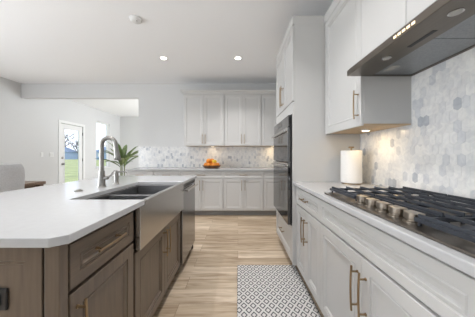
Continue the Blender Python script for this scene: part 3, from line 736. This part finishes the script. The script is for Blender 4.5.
# ------------------------------------------------------------------ dining corner and nook
for y, n, lab in ((5.215, 1, 'single white light switch plate on the nook wall'), (5.49, 2, 'double white light switch plate beside the glazed door')):
    t = thing('light_switch', (XL, y, 1.17), lab, 'light switch', 'light switches on the nook wall')
    hw = .036 if n == 1 else .06
    mb = MB(); mb.box(XL+.0005, XL+.007, y-hw, y+hw, 1.15, 1.265); mb.build('plate', 'plastic', t, bevel=.002)
    for k in range(n):
        yy = y + (k-(n-1)/2)*.046; mb = MB(); mb.box(XL+.0072, XL+.0105, yy-.016, yy+.016, 1.175, 1.24); mb.build('rocker', 'trim', t, bevel=.001)

# host chair with a wrapped back
cx_, cy_ = -2.93, 2.19
t = thing('dining_chair', (cx_, cy_+.25, 0), 'grey upholstered dining chair with a tall rounded back at the table', 'chair')
mb = MB(); rings = []
NB = 25
def back_ring(z, th, widen, top=0):
    out, inn = [], []
    for k in range(NB):
        s = -1+2*k/(NB-1); a_ = s*1.15
        x = cx_ + (.31+widen)*math.sin(a_)/math.sin(1.15); yy = cy_ + .17*(1-math.cos(a_))/(1-math.cos(1.15))
        nx, ny = math.sin(a_), -math.cos(a_)
        dz = -.05*max(0, abs(s)-.55)/.45*top
        out.append((x+nx*th/2, yy+ny*th/2, z+dz)); inn.append((x-nx*th/2, yy-ny*th/2, z+dz))
    return out + inn[::-1]
for z, th, wd, tp in ((.36, .05, -.055, 0), (.40, .07, -.05, 0), (.60, .075, -.02, 0), (.80, .075, .0, .3), (.95, .07, .008, .7), (1.03, .06, .006, 1), (1.06, .04, .0, 1), (1.066, .02, -.008, 1)):
    rings.append(back_ring(z, th, wd, tp))
mb.loft(rings); back = mb.build('backrest', 'fabric', t, smooth=True)
pp = []
for k in range(NB):
    s = -1+2*k/(NB-1); a_ = s*1.15
    pp.append((cx_+.306*math.sin(a_)/math.sin(1.15), cy_+.17*(1-math.cos(a_))/(1-math.cos(1.15)), 1.068-.05*max(0, abs(s)-.55)/.45))
mb = MB(); mb.tube(pp, .014, 8); mb.build('piping', 'piping', back, smooth=True)
mb = MB(); mb.box(cx_-.24, cx_+.24, cy_+.05, cy_+.48, .36, .48); mb.build('seat', 'fabric', t, bevel=.03, seg=4)
for dx in (-.2, .2):
    for dy in (.09, .43):
        mb = MB(); s = (1 if dx > 0 else -1)
        mb.tube([(cx_+dx, cy_+dy, .362), (cx_+dx+s*.02, cy_+dy+(.03 if dy > .2 else -.03), 0)], [.022, .013], 10); mb.build('leg', 'legwood', t, smooth=True)

t.rotation_euler = (0, 0, PI/2)

# dining table
tx0, tx1, ty0, ty1 = -4.20, -3.12, 1.50, 3.43
t = thing('dining_table', ((tx0+tx1)/2, (ty0+ty1)/2, 0), 'brown wooden dining table behind the grey upholstered chair', 'table')
mb = MB(); mb.box(tx0, tx1, ty0, ty1, .715, .76); mb.build('tabletop', 'tablewood', t, bevel=.004)
mb = MB()
mb.box(tx0+.1, tx1-.1, ty0+.08, ty0+.1, .625, .7145); mb.box(tx0+.1, tx1-.1, ty1-.1, ty1-.08, .625, .7145); mb.box(tx0+.08, tx0+.1, ty0+.08, ty1-.08, .625, .7145); mb.box(tx1-.1, tx1-.08, ty0+.08, ty1-.08, .625, .7145)
mb.build('apron', 'tablewood', t)
for x in (tx0+.055, tx1-.055):
    for y in (ty0+.055, ty1-.055):
        mb = MB(); mb.box(x-.035, x+.035, y-.035, y+.035, 0, .7148); mb.build('leg', 'tablewood', t, bevel=.004)

# potted plant in the nook
qx, qy = -3.17, 5.80
t = thing('potted_plant', (qx, qy, 0), 'tall leafy plant in a pot in the nook past the back wall', 'plant')
mb = MB(); mb.lathe([(.13, 0), (.17, .30), (.185, .36), (.18, .37), (.165, .36), (.155, .32), (.001, .32)], (qx, qy, 0), 'Z', 32); pot = mb.build('pot', 'pot', t, smooth=True)
mb = MB(); mb.lathe([(.150, .3205), (.13, .334), (.001, .338)], (qx, qy, 0), 'Z', 24); mb.build('soil', 'soil', pot)
for k in range(5):
    a_ = k*2*PI/5; mb = MB(); mb.tube([(qx+.03*math.cos(a_), qy+.03*math.sin(a_), .335), (qx+.05*math.cos(a_), qy+.05*math.sin(a_), .7), (qx+.07*math.cos(a_), qy+.07*math.sin(a_), 1.10)], [.011, .010, .007], 8); mb.build('stem', 'stem', t, smooth=True)
rnd = random.Random(5)
NLEAF = 26
for k in range(NLEAF):
    a_ = k*2.39996; el = .42 + 1.02*((k % 9)/8); L_ = rnd.uniform(.54, .70); W_ = rnd.uniform(.05, .066)
    p = Vector((qx+.06*math.cos(a_), qy+.06*math.sin(a_), .86+.26*rnd.random())); h = Vector((math.cos(a_), math.sin(a_), 0)); side = Vector((-h.y, h.x, 0))
    mb = MB(); rows = []; th = el
    NS = 9
    for i in range(NS):
        f = i/(NS-1); wv = W_*(math.sin(PI*min(1, f*.92+.05))**.8)*(0.25 if f < .12 else 1) + .001
        up = Vector((0, 0, 1))*math.cos(th) - h*math.sin(th)
        rows.append([p+side*wv+up*wv*.35, p+up*.002, p-side*wv+up*wv*.35, p-up*.002])
        p = p + (h*math.cos(th)+Vector((0, 0, 1))*math.sin(th))*L_/(NS-1); th -= .085
    mb.loft(rows); mb.build('leaf', 'leaf', t, smooth=True)
